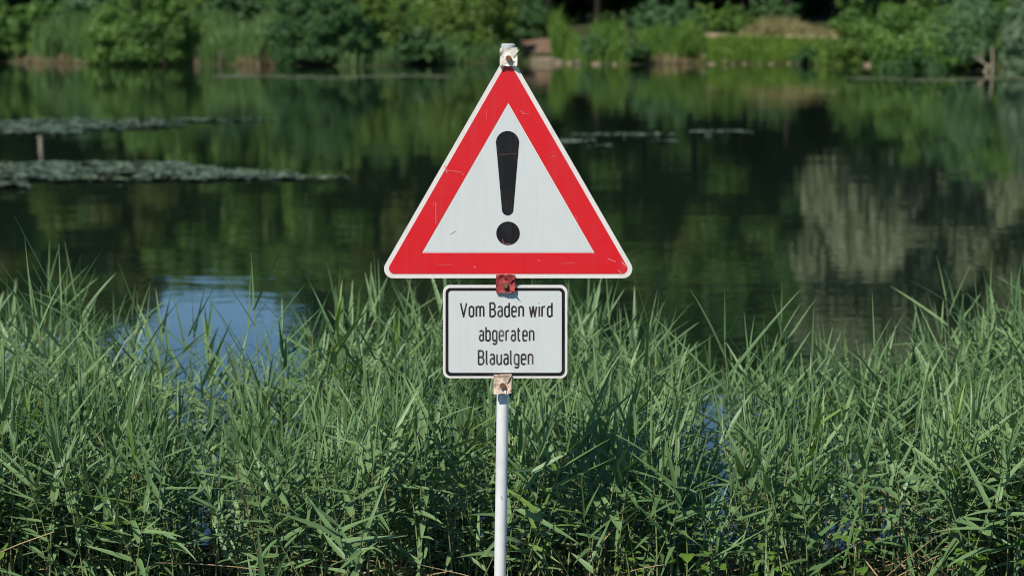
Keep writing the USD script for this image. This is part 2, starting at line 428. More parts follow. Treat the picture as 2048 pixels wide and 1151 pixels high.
# narrow grotesque lettering as strokes, cap height 1, y up; each glyph: (advance width, strokes)
XH, LW = 0.74, 0.36          # x-height and bowl width between stroke centres
def bowl(w=LW, top=XH, bottom=0.0):
    r = w / 2
    return arc(r, top - r - .0, r, r, 0, 180) + arc(r, bottom + r, r, r, 180, 360) + [(w, top - r)]
GL = {
    "V": (0.50, [[(0, 1), (0.25, 0), (0.50, 1)]]),
    "B": (0.44, [[(0, 0), (0, 1), (0.22, 1)] + arc(0.22, 0.765, 0.19, 0.235, 90, -90) + [(0, 0.53)], [(0.22, 0.53)] + arc(0.22, 0.265, 0.22, 0.265, 90, -90) + [(0, 0)]]),
    "o": (LW, [bowl()]),
    "m": (0.62, [[(0, 0), (0, XH)], [(0, XH - 0.16)] + arc(0.155, XH - 0.155, 0.155, 0.155, 180, 0) + [(0.31, 0)], [(0.31, XH - 0.16)] + arc(0.465, XH - 0.155, 0.155, 0.155, 180, 0) + [(0.62, 0)]]),
    "n": (LW, [[(0, 0), (0, XH)], [(0, XH - 0.18)] + arc(LW / 2, XH - 0.18, LW / 2, 0.18, 180, 0) + [(LW, 0)]]),
    "a": (0.34, [arc(0.17, XH - 0.17, 0.17, 0.17, 155, 0) + [(0.34, 0)], [(0.34, 0.43)] + [(0.17, 0.43)] + arc(0.17, 0.215, 0.17, 0.215, 90, 270) + [(0.22, 0.0), (0.34, 0.1)]]),
    "d": (LW, [bowl(), [(LW, 0), (LW, 1.02)]]),
    "b": (LW, [bowl(), [(0, 0), (0, 1.02)]]),
    "e": (LW, [[(0, 0.375), (LW, 0.375)] + arc(LW / 2, XH - 0.18, LW / 2, 0.18, 0, 180) + arc(LW / 2, 0.18, LW / 2, 0.18, 180, 325)]),
    "w": (0.58, [[(0, XH), (0.145, 0), (0.29, XH), (0.435, 0), (0.58, XH)]]),
    "i": (0.0, [[(0, 0), (0, XH)], [(0, 0.965), (0, 1.0)]]),
    "r": (0.24, [[(0, 0), (0, XH)], [(0, XH - 0.18)] + arc(0.18, XH - 0.18, 0.18, 0.18, 180, 70)]),
    "g": (LW, [bowl(), [(LW, XH), (LW, -0.08)] + arc(LW / 2, -0.08, LW / 2, 0.17, 0, -150)]),
    "t": (0.22, [[(0.04, 1.0 * 0.95), (0.04, 0.16)] + arc(0.19, 0.15, 0.15, 0.15, 180, 280), [(-0.06, XH), (0.20, XH)]]),
    "l": (0.09, [[(0, 1.02), (0, 0.13)] + arc(0.12, 0.13, 0.12, 0.13, 180, 265)]),
    "u": (LW, [[(0, XH), (0, 0.18)] + arc(LW / 2, 0.18, LW / 2, 0.18, 180, 360), [(LW, XH), (LW, 0)]]),
}


def lettering(text, x0, x1, base, cap, name):
    pieces, x, sw = [], 0.0, 0.146
    for ch in text:
        if ch == " ":
            x += 0.30
            continue
        w, strokes = GL[ch]
        shape = union_all([LineString([(px_ + x + sw / 2, py_) for px_, py_ in s]).buffer(sw / 2, cap_style=2, join_style=1) for s in strokes])
        pieces.append(shape)
        x += w + sw + 0.085
    x -= 0.085
    h = cap
    sx = (x1 - x0) / x
    g = affinity.affine_transform(union_all(pieces), [sx, 0, 0, -h, x0, base])
    spart(name, slab(g.simplify(0.12), SY - 0.0042, SY - 0.003), "sign_ink", tp)


lettering("Vom Baden wird", 919.5, 1105.5, 632.3, 27.0, "lettering")
lettering("abgeraten", 957.5, 1069, 680.6, 27.0, "lettering")
lettering("Blaualgen", 955.5, 1067, 727.6, 27.0, "lettering")


# clamps: peeling bracket plates with a bolt and a strap round the pole
def clamp(cx, cy, w, h, mat, seed, label, spikes):
    r = np.random.default_rng(seed)
    c = at(cx, cy, SY)
    s = 6.93 / FPX
    w, h = w * s, h * s
    nx, nz = 13, 13
    gx, gz = np.meshgrid(np.linspace(-1, 1, nx), np.linspace(-1, 1, nz))
    rr = np.sqrt(gx ** 2 + gz ** 2)
    ang = np.arctan2(gz, gx)
    nz_ = meshkit.noise(np.stack([gx * 2.2 + seed, gz * 2.2, gx * 0], -1), seed)
    out = 1 + 0.07 * (nz_ - 0.5) * smoothstep(0.6, 1, rr)
    lift = 0.010 + 0.009 * smoothstep(0.6, 1.3, rr) * nz_ * 1.6 + 0.005 * np.exp(-(rr * 2.2) ** 2)
    X, Z, Y = c[0] + gx * out * w / 2, c[2] + gz * out * h / 2, SY - 0.004 - lift
    front = np.stack([X, Y, Z], -1).reshape(-1, 3)
    back = np.stack([X, np.full_like(X, SY - 0.0045), Z], -1).reshape(-1, 3)
    i = (np.arange(nz - 1)[:, None] * nx + np.arange(nx - 1)[None]).ravel()
    ff = np.vstack([np.stack([i, i + 1, i + nx + 1], 1), np.stack([i, i + nx + 1, i + nx], 1)])
    n = nx * nz
    rim = np.concatenate([np.arange(nx), np.arange(1, nz) * nx + nx - 1, (nz - 1) * nx + np.arange(nx - 2, -1, -1), np.arange(nz - 2, 0, -1) * nx])
    rn = np.roll(rim, -1)
    side = np.vstack([np.stack([rim, rn + n, rn], 1), np.stack([rim, rim + n, rn + n], 1)])
    k = spart("clamp", (np.vstack([front, back]), np.vstack([ff, ff[:, ::-1] + n, side])), mat, smooth=35)
    tag(k, label)
    for a, ln, wd, up in spikes:          # torn, bent flaps
        d = np.array([math.cos(math.radians(a)), 0, math.sin(math.radians(a))])
        e = np.array([-d[2], 0, d[0]])
        p0 = c + np.array([0, -0.017, 0]) + d * 0.012
        tip = c + d * ln * s + np.array([0, -0.02 - up, 0])
        v = np.array([p0 + e * wd * s, p0 - e * wd * s, tip, p0 + np.array([0, 0.006, 0]), tip + np.array([0, 0.003, 0])])
        f = np.array([[0, 1, 2], [0, 2, 4], [0, 4, 3], [1, 3, 4], [1, 4, 2], [0, 3, 1]])
        spart("torn_flap", (v, f), mat, k)
    hexa = Polygon([(c[0] + 0.0105 * math.cos(t), c[2] - 0.004 + 0.0105 * math.sin(t)) for t in np.arange(6) * PI / 3 + 0.3])
    m = trimesh.creation.extrude_polygon(hexa, 0.016, engine="earcut")
    v = m.vertices[:, [0, 2, 1]].copy()
    v[:, 1] += SY - 0.032
    spart("bolt", (v, m.faces[:, ::-1]), "rust_dark", k)
    zc_ = np.array([c[2] - h * 0.33, c[2] + h * 0.33])
    spart("strap", tube(np.stack([pole_x(zc_), np.full(2, SY + 0.032), zc_], -1), PR + 0.0035, 24, cap=False), mat, k, smooth=40)


clamp(1017, 114, 34, 36, "rust_cream", 11, "cream painted rusty clamp at the tip of the triangle", [(34, 26, 7, 0.008), (-30, 19, 4, 0.006)])
clamp(1011, 566, 38, 36, "rust_red", 23, "dark red clamp between the two plates", [(38, 26, 5, 0.012), (-40, 27, 5, 0.014), (85, 18, 3, 0.01)])
clamp(1005, 766, 36, 38, "rust_orange", 37, "orange rusty clamp under the text plate", [(46, 25, 6, 0.01), (-70, 21, 6, 0.012)])


# ------------------------------------------------------------------ near reed bed
def blade(base, azim, incl, droop, L, W, seg=7, roll=0.0, fold=0.28):
    """One reed leaf: a long pointed strip with a shallow V section, arching outward."""
    s = np.linspace(0, 1, seg + 1)
    th = incl + droop * s ** 1.5
    ds = L / seg
    r = np.concatenate([[0], np.cumsum(np.sin((th[:-1] + th[1:]) / 2) * ds)])
    z = np.concatenate([[0], np.cumsum(np.cos((th[:-1] + th[1:]) / 2) * ds)])
    d = np.array([math.cos(azim), math.sin(azim), 0])
    side0 = np.array([-math.sin(azim), math.cos(azim), 0])
    c = base + r[:, None] * d + z[:, None] * np.array([0, 0, 1])
    nrm = np.stack([-np.cos(th)[:, None] * d + np.sin(th)[:, None] * np.array([0, 0, 1])], 0)[0]
    tw = roll * (0.4 + s)
    side = np.cos(tw)[:, None] * side0 + np.sin(tw)[:, None] * nrm
    up = -np.sin(tw)[:, None] * side0 + np.cos(tw)[:, None] * nrm
    w = W / 2 * np.minimum(1, (0.55 + 3.0 * s)) * np.clip(1 - s, 0, 1) ** 0.75 * 1.12
    w = np.maximum(w, 0.0004)
    l = c + side * w[:, None] + up * (w * fold)[:, None]
    rr = c - side * w[:, None] + up * (w * fold)[:, None]
    v = np.stack([l, c, rr], 1).reshape(-1, 3)
    f = []
    for i in range(seg):
        a = 3 * i
        f += [[a, a + 3, a + 4], [a, a + 4, a + 1], [a + 1, a + 4, a + 5], [a + 1, a + 5, a + 2]]
    return v, np.array(f)


def stalk(seed, H=1.0, n=10, fan=1.0, top_spread=0.25, vee=False):
    """A reed shoot of height H: (stem, [leaves])."""
    r = np.random.default_rng(seed)
    bend = r.uniform(-0.09, 0.09, 2)
    P = lambda t: np.array([bend[0] * t * t, bend[1] * t * t, H * t])
    ts = np.linspace(0, 0.93, 8)
    stem = tube(np.array([P(t) for t in ts]), np.linspace(0.0042, 0.0016, 8), 4, cap=False)
    a0 = r.uniform(0, 2 * PI)
    leaves = []
    for i in range(n):
        t = 0.32 + 0.63 * (i / (n - 1)) ** 0.9 + r.uniform(-0.02, 0.02)
        k = i / (n - 1)
        az = a0 + (i % 2) * PI + r.normal(0, 0.45)
        inc = math.radians(np.interp(k, [0, 0.5, 0.85, 1], [86, 66, 44, 16])) * fan * r.uniform(0.75, 1.25) + (top_spread if k > 0.8 else 0) * r.uniform(-0.2, 0.8)
        L = np.interp(k, [0, 0.3, 0.75, 1], [0.17, 0.23, 0.27, 0.20]) * r.uniform(0.75, 1.3) * min(1, 0.55 + 0.45 * H)
        W = np.interp(k, [0, 0.5, 1], [0.021, 0.030, 0.016]) * r.uniform(0.75, 1.2)
        if vee:       # an open fan of long blades across the view
            az = (0 if i % 2 else PI) + r.normal(0, 0.35)
            inc = math.radians(np.interp(k, [0, 0.6, 1], [62, 46, 30])) * r.uniform(0.8, 1.2)
            L *= 1.45
        leaves.append(blade(P(min(t, 0.93)), az, inc, r.uniform(0.0, 0.55) * (1.25 - k), L, W, 7, r.uniform(-0.5, 0.5)))
    leaves.append(blade(P(0.92), a0 + 1.2, 0.05, r.uniform(0.0, 0.25), 0.24 * r.uniform(0.8, 1.2), 0.009, 6, r.uniform(-0.4, 0.4)))
    return stem, leaves


NP = 16
R = np.random.default_rng(5)
PROTO = [stalk(100 + i, 1.0, int(R.integers(11, 15)), R.uniform(0.85, 1.2), R.uniform(0.15, 0.6)) for i in range(NP)]


PROTO_SHORT = 20
PROTO += [stalk(200 + i, 1.0, n_, 1.0, 0.2, True) for i, n_ in enumerate((7, 8, 6, 9))]
PROTO += [stalk(300 + i, 0.62, 6 + i % 4, R.uniform(0.8, 1.1), R.uniform(0.1, 0.5)) for i in range(10)]


def top_z(X, Y):
    """Height of the reed canopy above the lake."""
    px = pxat(X, Y)
    nse = meshkit.noise(np.array([X * 1.1, Y * 0.9, 0.3]), 9)
    b = np.interp(px, [-300, 0, 200, 310, 480, 620, 700, 880, 1000, 1150, 1260, 1330, 1420, 1470, 1700, 1900, 2048, 2350],
                  [0.84, 0.84, 0.84, 0.72, 0.68, 0.74, 0.86, 0.87, 0.82, 0.89, 0.85, 0.71, 0.63, 0.74, 0.79, 0.82, 0.92, 0.95])
    return b + 0.40 * (nse - 0.5) + 0.2 * min(1, max(0, (8.5 - Y) / 1.1))


def far_edge(px):
    return np.interp(px, [-300, 0, 250, 310, 620, 680, 900, 1000, 1150, 1260, 1330, 1430, 1480, 1700, 1880, 1960, 2350],
                     [11.2, 11.0, 10.9, 10.15, 10.15, 10.9, 10.9, 10.6, 11.0, 10.7, 9.7, 9.6, 10.2, 10.2, 10.2, 10.9, 11.2])


HOLES = [(1452, 950, 34, 60), (1690, 860, 26, 40), (830, 640, 30, 30), (400, 830, 26, 30)]

spots = []
r = np.random.default_rng(77)
tries = 0
while tries < 4500:
    tries += 1
    Y = 7.18 + (11.3 - 7.18) * r.random() ** 1.15
    X = r.uniform(-4.6, 4.6)
    px = pxat(X, Y)
    if Y > far_edge(px) + r.normal(0, 0.15):
        continue
    if abs(X - pole_x(0.5)) < 0.30 and Y < 7.32:
        continue
    if meshkit.noise(np.array([X * 2.0, Y * 2.0, 5.0]), 2) < 0.22 and r.random() < 0.7:
        continue
    zt = top_z(X, Y) + r.normal(0, 0.11)
    g = max(float(ground_z(X, Y)), -0.25)
    dz = zt
    ok = True
    for hx, hy, hw, hh in HOLES:
        # keep the sight line to the open water free
        e = (hy - HORIZON) / FPX
        zray = EYE - e * Y
        if abs(px - hx) < hw and zt > zray - 0.10 and r.random() < 0.95 and Y < EYE / e + 0.2:
            ok = False
    if not ok:
        continue
    spots.append((X, Y, g, zt))

# outstanding shoots: pixel of the tip, distance, tilt, label
HEROES = [
    (96, 500, 8.6, 3, 0, "tall reed second from the left edge, standing above the bed"),
    (180, 500, 8.4, 5, 4, "tall reed midway between the left edge and the blue water patch"),
    (30, 580, 8.8, 1, -6, "reed leaning at the extreme left edge of the reed bed"),
    (285, 575, 9.2, 7, 6, "reed at the left rim of the blue water patch"),
    (400, 590, 9.3, 2, -8, "slender reed rising in the middle of the blue water patch"),
    (465, 560, 9.0, 9, 5, "reed in front of the blue water patch, just right of its middle"),
    (542, 520, 8.7, 4, 2, "tallest reed in front of the right part of the blue water patch"),
    (640, 590, 9.0, 12, -6, "reed at the right rim of the blue water patch"),
    (697, 555, 9.2, 6, 0, "tall reed left of the triangle's lower left corner"),
    (790, 575, 9.0, 13, -7, "reed rising just below the triangle's lower left corner"),
    (850, 640, 9.3, 10, 5, "reed close to the left edge of the text plate"),
    (1165, 640, 9.2, 3, 8, "reed close to the right edge of the text plate"),
    (1238, 590, 9.3, 8, -2, "tall upright reed below the triangle's lower right corner"),
    (1305, 585, 9.2, 15, 9, "reed bent to the right beyond the triangle's lower right corner"),
    (1385, 690, 8.6, 0, -11, "left-leaning reed beside the dark water gap right of the sign"),
    (1486, 585, 8.4, 11, 1, "tall open-leaved reed at the right side of the dark water gap"),
    (1600, 690, 9.3, 14, 4, "thin reed below the left edge of the pale willow reflection"),
    (1660, 625, 9.2, 5, 0, "upright reed under the left part of the pale willow reflection"),
    (1730, 650, 9.4, 2, -5, "left-leaning reed under the middle of the pale willow reflection"),
    (1822, 600, 9.0, 9, 2, "tallest reed under the right part of the pale willow reflection"),
    (1900, 640, 9.5, 7, -4, "reed right of the tallest reed under the pale willow reflection"),
    (1990, 610, 9.0, 1, 3, "tall reed near the right edge of the reed bed"),
    (2035, 620, 8.6, 12, -2, "tall reed at the extreme right edge of the reed bed"),
    (585, 690, 8.3, 6, 12, "reed leaning right beneath the blue water patch"),
    (230, 660, 8.2, 13, -9, "reed leaning left among the denser reeds left of the blue patch"),
]
chosen = []
for px, py, Y, k, lean, label in HEROES:
    p = at(px, py, Y)
    g = max(float(ground_z(p[0], Y)), -0.25)
    chosen.append((p[0] - math.tan(math.radians(lean)) * (p[2] - g), Y, g, p[2] - 0.13, 16 + k % 4, lean, label, None))


for i_ in range(34):
    px = float(np.interp(i_ + r.uniform(0, 1), [0, 34], [-40, 2090]))
    if 880 < px < 1140:
        continue
    py, Y = float(np.interp(px, [0, 250, 480, 700, 900, 1200, 1420, 1600, 2048], [560, 570, 600, 580, 600, 610, 700, 650, 620])) + r.normal(0, 28), r.uniform(8.6, 10.0)
    p = at(px, py, Y)
    g = max(float(ground_z(p[0], Y)), -0.25)
    lean = float(r.normal(0, 7))
    where = "left of the triangle" if px < 900 else "right of the triangle"
    chosen.append((p[0] - math.tan(math.radians(lean)) * (p[2] - g), Y, g, p[2] - 0.13, int(r.integers(NP + 4)), lean, "thin reed shoot rising above the bed against the dark water " + where, "shoots above the reed bed " + where))


def visible_size(s):
    X, Y, g, zt = s
    px = pxat(X, Y)
    return (1 / Y) * (1.0 if -60 < px < 2110 else 0.0) + 0.02 * max(0, zt - 0.85)


order = sorted(range(len(spots)), key=lambda i: -visible_size(spots[i]))
own = set(order[: 300 - len(chosen)])
for i in sorted(own):
    X, Y, g, zt = spots[i]
    px = pxat(X, Y)
    for lim, where in ((130, "in the lower left corner"), (320, "left of the blue water patch"), (640, "below the blue water patch"), (880, "below the triangle's left corner"), (1000, "just left of the sign pole"),
                       (1130, "just right of the sign pole"), (1330, "below the triangle's right corner"), (1500, "around the dark water gap"), (1760, "under the left half of the pale willow reflection"),
                       (1920, "under the right half of the pale willow reflection"), (9999, "in the lower right corner")):
        if px < lim:
            break
    lab, grp = "green reed stalk in the front rows " + where, "front row reeds " + where
    chosen.append((X, Y, g, zt, int(r.integers(NP)) if zt - g > 0.78 else PROTO_SHORT + int(r.integers(10)), None, lab, grp))

roots = {}
for X, Y, g, zt, k, lean, label, grp in chosen:
    H = max(0.45, (zt - g) / 1.02)
    sc = H / (0.62 if k >= PROTO_SHORT else 1.0)
    if lean is not None:
        tilt = (r.normal(0, 3), lean)
        rz = r.normal(0, 28) + 180 * (r.random() < 0.5)
    else:
        big = r.random() < 0.16
        tilt = (r.normal(0, 24 if big else 10), r.normal(0, 24 if big else 10))
        rz = r.uniform(0, 360)
    lat = max(0.85, sc ** 0.5)
    if k not in roots:
        x = thing("reed_stalk", (X, Y, g), rz, (lat, lat, sc), tilt)
        stem, leaves = PROTO[k]
        part("stem", stem, "reed_stem", x, smooth=True)
        mat = "reed_leaf_young" if k in (3, 9, 14) else "reed_leaf"
        for lf in leaves:
            part("leaf", lf, mat, x, smooth=True)
        roots[k] = x
    else:
        x = copy(roots[k], (X, Y, g), rz, (lat, lat, sc), tilt)
    tag(x, label, "reed", grp)


def rotm(rx, ry, rz):
    return trimesh.transformations.euler_matrix(math.radians(rx), math.radians(ry), math.radians(rz), "sxyz")[:3, :3]


stuff = []
ext = [(*s, None) for i, s in enumerate(spots) if i not in own]
for X, Y, g, zt, _ in ext:
    H = max(0.4, (zt - g) / 1.02)
    k = int(r.integers(NP))
    if H < 0.78:
        k, H = PROTO_SHORT + k % 10, H / 0.62
    stem, leaves = PROTO[k]
    v, f = merge([stem] + leaves)
    lat = max(0.85, H ** 0.5)
    big = r.random() < 0.12
    M = rotm(r.normal(0, 22 if big else 7), r.normal(0, 22 if big else 7), r.uniform(0, 360)) @ np.diag([lat, lat, H])
    stuff.append((v @ M.T + np.array([X, Y, g]), f))
tag(part("reed_bed", merge(stuff), "reed_leaf", smooth=True), "dense bed of green reeds along the near shore behind the sign", "reeds", kind="stuff")

# undergrowth: short leaves and dry stalks low in the bed
under, dry = [], []
for _ in range(420):
    Y = 7.12 + 2.2 * r.random() ** 1.6
    X = r.uniform(-4.2, 4.2)
    g = max(float(ground_z(X, Y)), -0.02)
    az = r.uniform(0, 2 * PI)
    under.append(blade(np.array([X, Y, g + r.uniform(0, 0.28)]), az, r.uniform(0.2, 1.5), r.uniform(0, 0.9), r.uniform(0.15, 0.4), r.uniform(0.010, 0.024), 5, r.uniform(-0.8, 0.8)))
tag(part("undergrowth_grass", merge(under), "reed_leaf", smooth=True), "low green grass blades filling the foot of the reed bed", "grass", kind="stuff")
for _ in range(230):
    Y = 7.1 + 2.0 * r.random() ** 1.3
    X = r.uniform(-4.0, 4.0)
    g = max(float(ground_z(X, Y)), 0.0)
    az, el, L = r.uniform(0, 2 * PI), abs(r.normal(0.25, 0.45)), r.uniform(0.2, 0.75)
    p0 = np.array([X, Y, g + r.uniform(0.02, 0.2)])
    d = np.array([math.cos(az) * math.cos(el), math.sin(az) * math.cos(el), math.sin(el)])
    pts = np.array([p0 + d * L * t + np.array([0, 0, -0.08 * L * t * t]) for t in np.linspace(0, 1, 4)])
    dry.append(tube(pts, np.linspace(0.0035, 0.0018, 4), 4, cap=False))
    if r.random() < 0.6:
        dry.append(blade(p0 + d * L * 0.5, az + r.normal(0, 1), r.uniform(0.6, 2.0), r.uniform(0, 1), r.uniform(0.12, 0.28), 0.012, 5, r.uniform(-1, 1)))
tag(part("dry_reed_litter", merge(dry), "dry_reed", smooth=True), "dry tan broken stalks and leaves caught low between the green reeds", "dry stalks", kind="stuff")


# broad-leaved weeds among the reeds
def weed(px, py, Y, size, seed, label, mat="weed_leaf"):
    rg = np.random.default_rng(seed)
    p = at(px, py, Y)
    g = float(ground_z(p[0], Y))
    x = thing("broad_leaved_weed", (p[0], Y, g))
    Hh = max(0.15, p[2] - g)
    part("stem", tube(np.array([[0.02 * math.sin(3 * t), 0.015 * math.cos(2 * t), Hh * t] for t in np.linspace(0, 1, 7)]), np.linspace(0.004, 0.002, 7), 5, cap=False), "reed_stem", x, smooth=True)
    nl = int(rg.integers(9, 14))
    for i in range(nl):
        t = 1 - 0.55 * i / nl
        az, inc = i * 2.4 + rg.normal(0, 0.3), rg.uniform(0.7, 1.6)
        L = size * rg.uniform(0.7, 1.15) * (0.7 + 0.5 * (i / nl))
        s = np.linspace(0, 1, 7)
        w = L * 0.42 * np.sin(PI * np.clip(s, 0, 1) ** 0.62) ** 0.8 + 0.001
        d = np.array([math.cos(az), math.sin(az), 0])
        sd = np.array([-math.sin(az), math.cos(az), 0])
        th = inc + 0.7 * s
        cpt = np.array([0.02 * math.sin(3 * t), 0.015 * math.cos(2 * t), Hh * t]) + (0.03 + L * np.cumsum(np.sin(th)) / 7)[:, None] * d + (L * np.cumsum(np.cos(th)) / 7)[:, None] * np.array([0, 0, 1])
        up = -np.cos(th)[:, None] * d + np.sin(th)[:, None] * np.array([0, 0, 1])
        v = np.stack([cpt + sd * w[:, None] + up * (w * 0.3)[:, None], cpt, cpt - sd * w[:, None] + up * (w * 0.3)[:, None]], 1).reshape(-1, 3)
        f = []
        for q in range(6):
            a = 3 * q
            f += [[a, a + 3, a + 4], [a, a + 4, a + 1], [a + 1, a + 4, a + 5], [a + 1, a + 5, a + 2]]
        part("leaf", (v, np.array(f)), mat, x, smooth=True)
    tag(x, label, "weed")


weed(1366, 1020, 7.12, 0.055, 1, "bright green broad-leaved weed right of the pole beneath the dark water gap")
weed(1415, 1035, 7.14, 0.05, 2, "bright green broad-leaved weed just left of the small blue water opening")
weed(1702, 1040, 7.12, 0.06, 3, "light green weed with pointed leaf low in the right-hand reeds")
weed(1530, 1090, 7.08, 0.05, 4, "low green weed at the bottom edge right of the pole")
weed(1935, 1060, 7.12, 0.055, 5, "green weed at the bottom near the right corner")
weed(2010, 1000, 7.16, 0.055, 6, "topmost green weed beside the right edge of the photo")
weed(332, 1040, 7.12, 0.04, 7, "small yellow-green weed low in the left-hand reeds")
weed(1250, 1105, 7.08, 0.045, 8, "small weed at the bottom edge nearest the pole on its right")


# ------------------------------------------------------------------ floating plants
def pads(name, px0, px1, py0, py1, n, rmin, rmax, seed, cover, label, edge, cat="water plants"):
    rg = np.random.default_rng(seed)
    out = []
    Y0, Y1 = EYE * FPX / (py1 - HORIZON), EYE * FPX / (py0 - HORIZON)
    a = np.linspace(0.25, 2 * PI - 0.25, 10)
    while len(out) < n:
        Y = rg.uniform(Y0, Y1)
        X = rg.uniform(xat(px0, Y), xat(px1, Y))
        px, k = pxat(X, Y), (Y - Y0) / (Y1 - Y0)
        d = meshkit.fbm(np.array([X * 0.45, Y * 0.9, seed]), 3, seed)
        lim = cover + edge(px, k)
        if d < lim:
            continue
        rad = rg.uniform(rmin, rmax)
        ph = rg.uniform(0, 2 * PI)
        tl = rg.normal(0, 0.05, 2)
        x, y = rad * np.cos(a + ph), rad * np.sin(a + ph) * rg.uniform(0.8, 1)
        up = 0.012 + rg.uniform(0, 0.03) + np.abs(rg.normal(0, 0.012, 10))
        ring = np.stack([X + x, Y + y, up + x * tl[0] + y * tl[1]], -1)
        ring[:, 2] = np.maximum(ring[:, 2], 0.006)
        v = np.vstack([[X, Y, 0.012 + rg.uniform(0, 0.01)], ring])
        f = np.array([[0, i, i + 1] for i in range(1, 10)])
        out.append((v, f))
    tag(part(name, merge(out), "lily_pad", smooth=True), label, cat, kind="stuff")


pads("lily_pad_mat", -350, 690, 326, 374, 2300, 0.07, 0.15, 3, 0.36, "nearest broad mat of grey-green floating lily pads left of the triangle",
     lambda px, k: 0.5 * max(0, (px - 250) / 440) * (0.35 + abs(k - 0.45) * 2) + 0.35 * abs(k - 0.5) ** 2)
pads("lily_pad_mat", -350, 570, 238, 266, 1500, 0.08, 0.16, 8, 0.42, "farther thin mat of floating lily pads at the left, above the broad mat",
     lambda px, k: 0.35 * max(0, (px - 150) / 420) * (0.5 + abs(k - 0.7) * 2) + 0.3 * abs(k - 0.5) ** 2)
pads("lily_pad_mat", 1060, 1500, 262, 293, 260, 0.08, 0.16, 12, 0.5, "sparse floating leaves on dark water right of the triangle",
     lambda px, k: 0.22 * max(0, (px - 1180) / 320) + 0.4 * abs(k - (0.35 + 0.4 * (px - 1080) / 420)))


def scum(px0, px1, py, w, seed, label):
    rg = np.random.default_rng(seed)
    out = []
    for _ in range(160):
        p = rg.uniform(px0, px1)
        q = py + rg.normal(0, w) + 1.5 * math.sin(p * 0.02 + seed)
        Y = EYE * FPX / (q - HORIZON)
        X, L, B = xat(p, Y), rg.uniform(0.2, 0.8), rg.uniform(0.06, 0.22)
        a = np.linspace(0, 2 * PI, 9)[:-1]
        ring = np.stack([X + L * np.cos(a) * rg.uniform(0.7, 1, 8), Y + B * np.sin(a), np.full(8, 0.006 + rg.uniform(0, 0.012))], -1)
        out.append((np.vstack([ring]), np.array([[0, i, i + 1] for i in range(1, 7)])))
    tag(part("floating_scum", merge(out), "algae_scum"), label, "algae", kind="stuff")


scum(420, 900, 152, 1.2, 1, "thin pale line of floating algae before the far bank, left of the triangle")
scum(1700, 2120, 157, 1.0, 2, "thin pale line of floating algae before the far bank at the right")


# ------------------------------------------------------------------ far bank vegetation
def leaf_cloud(rg, centres, radii, density, L, W):
    """Many small leaf faces around clump centres; normals lean outward and up."""
    cs = []
    for c, rad in zip(centres, radii):
        n = max(8, int(density * rad * rad))
        u = rg.normal(size=(n, 3))
        u /= np.linalg.norm(u, axis=1, keepdims=True)
        k = rad * rg.uniform(0.45, 1.08, n) ** 0.6
        cs.append((c + u * k[:, None] * np.array([1, 1, 0.85]), u))
    p, u = np.vstack([x[0] for x in cs]), np.vstack([x[1] for x in cs])
    n = len(p)
    nr = u + 0.8 * rg.normal(size=(n, 3)) + np.array([0, 0, 0.4])
    nr /= np.linalg.norm(nr, axis=1, keepdims=True)
    t = np.cross(nr, rg.normal(size=(n, 3)))
    t /= np.linalg.norm(t, axis=1, keepdims=True)
    b = np.cross(nr, t)
    l, w = L * rg.uniform(0.6, 1.3, n)[:, None] / 2, W * rg.uniform(0.6, 1.3, n)[:, None] / 2
    v = np.stack([p + t * l, p + b * w + t * l * 0.1, p - t * l, p - b * w + t * l * 0.1], 1).reshape(-1, 3)
    i = np.arange(n) * 4
    return v, np.vstack([np.stack([i, i + 1, i + 2], 1), np.stack([i, i + 2, i + 3], 1)])


def hanging_cloud(rg, centres, radii, density, L, W):
    """Willow foliage: leaf strips hanging in strands."""
    out = []
    for c, rad in zip(centres, radii):
        for _ in range(max(6, int(density * rad * rad / 9))):
            u = rg.normal(size=3)
            u /= np.linalg.norm(u)
            p = c + u * rad * rg.uniform(0.6, 1) + np.array([0, 0, 0.3 * rad])
            m = 9
            k = np.arange(m)
            q = p + np.stack([u[0] * 0.05 * k, u[1] * 0.05 * k, -0.16 * k], -1) + rg.normal(0, 0.07, (m, 3))
            t = np.stack([rg.normal(0, 0.5, m) + u[0], rg.normal(0, 0.5, m) + u[1], np.full(m, -1.3)], -1)
            t /= np.linalg.norm(t, axis=1, keepdims=True)
            b = np.cross(t, rg.normal(size=(m, 3)))
            b /= np.linalg.norm(b, axis=1, keepdims=True)
            v = np.stack([q + t * L / 2, q + b * W / 2, q - t * L / 2, q - b * W / 2], 1).reshape(-1, 3)
            i = k * 4
            out.append((v, np.vstack([np.stack([i, i + 1, i + 2], 1), np.stack([i, i + 2, i + 3], 1)])))
    return merge(out)


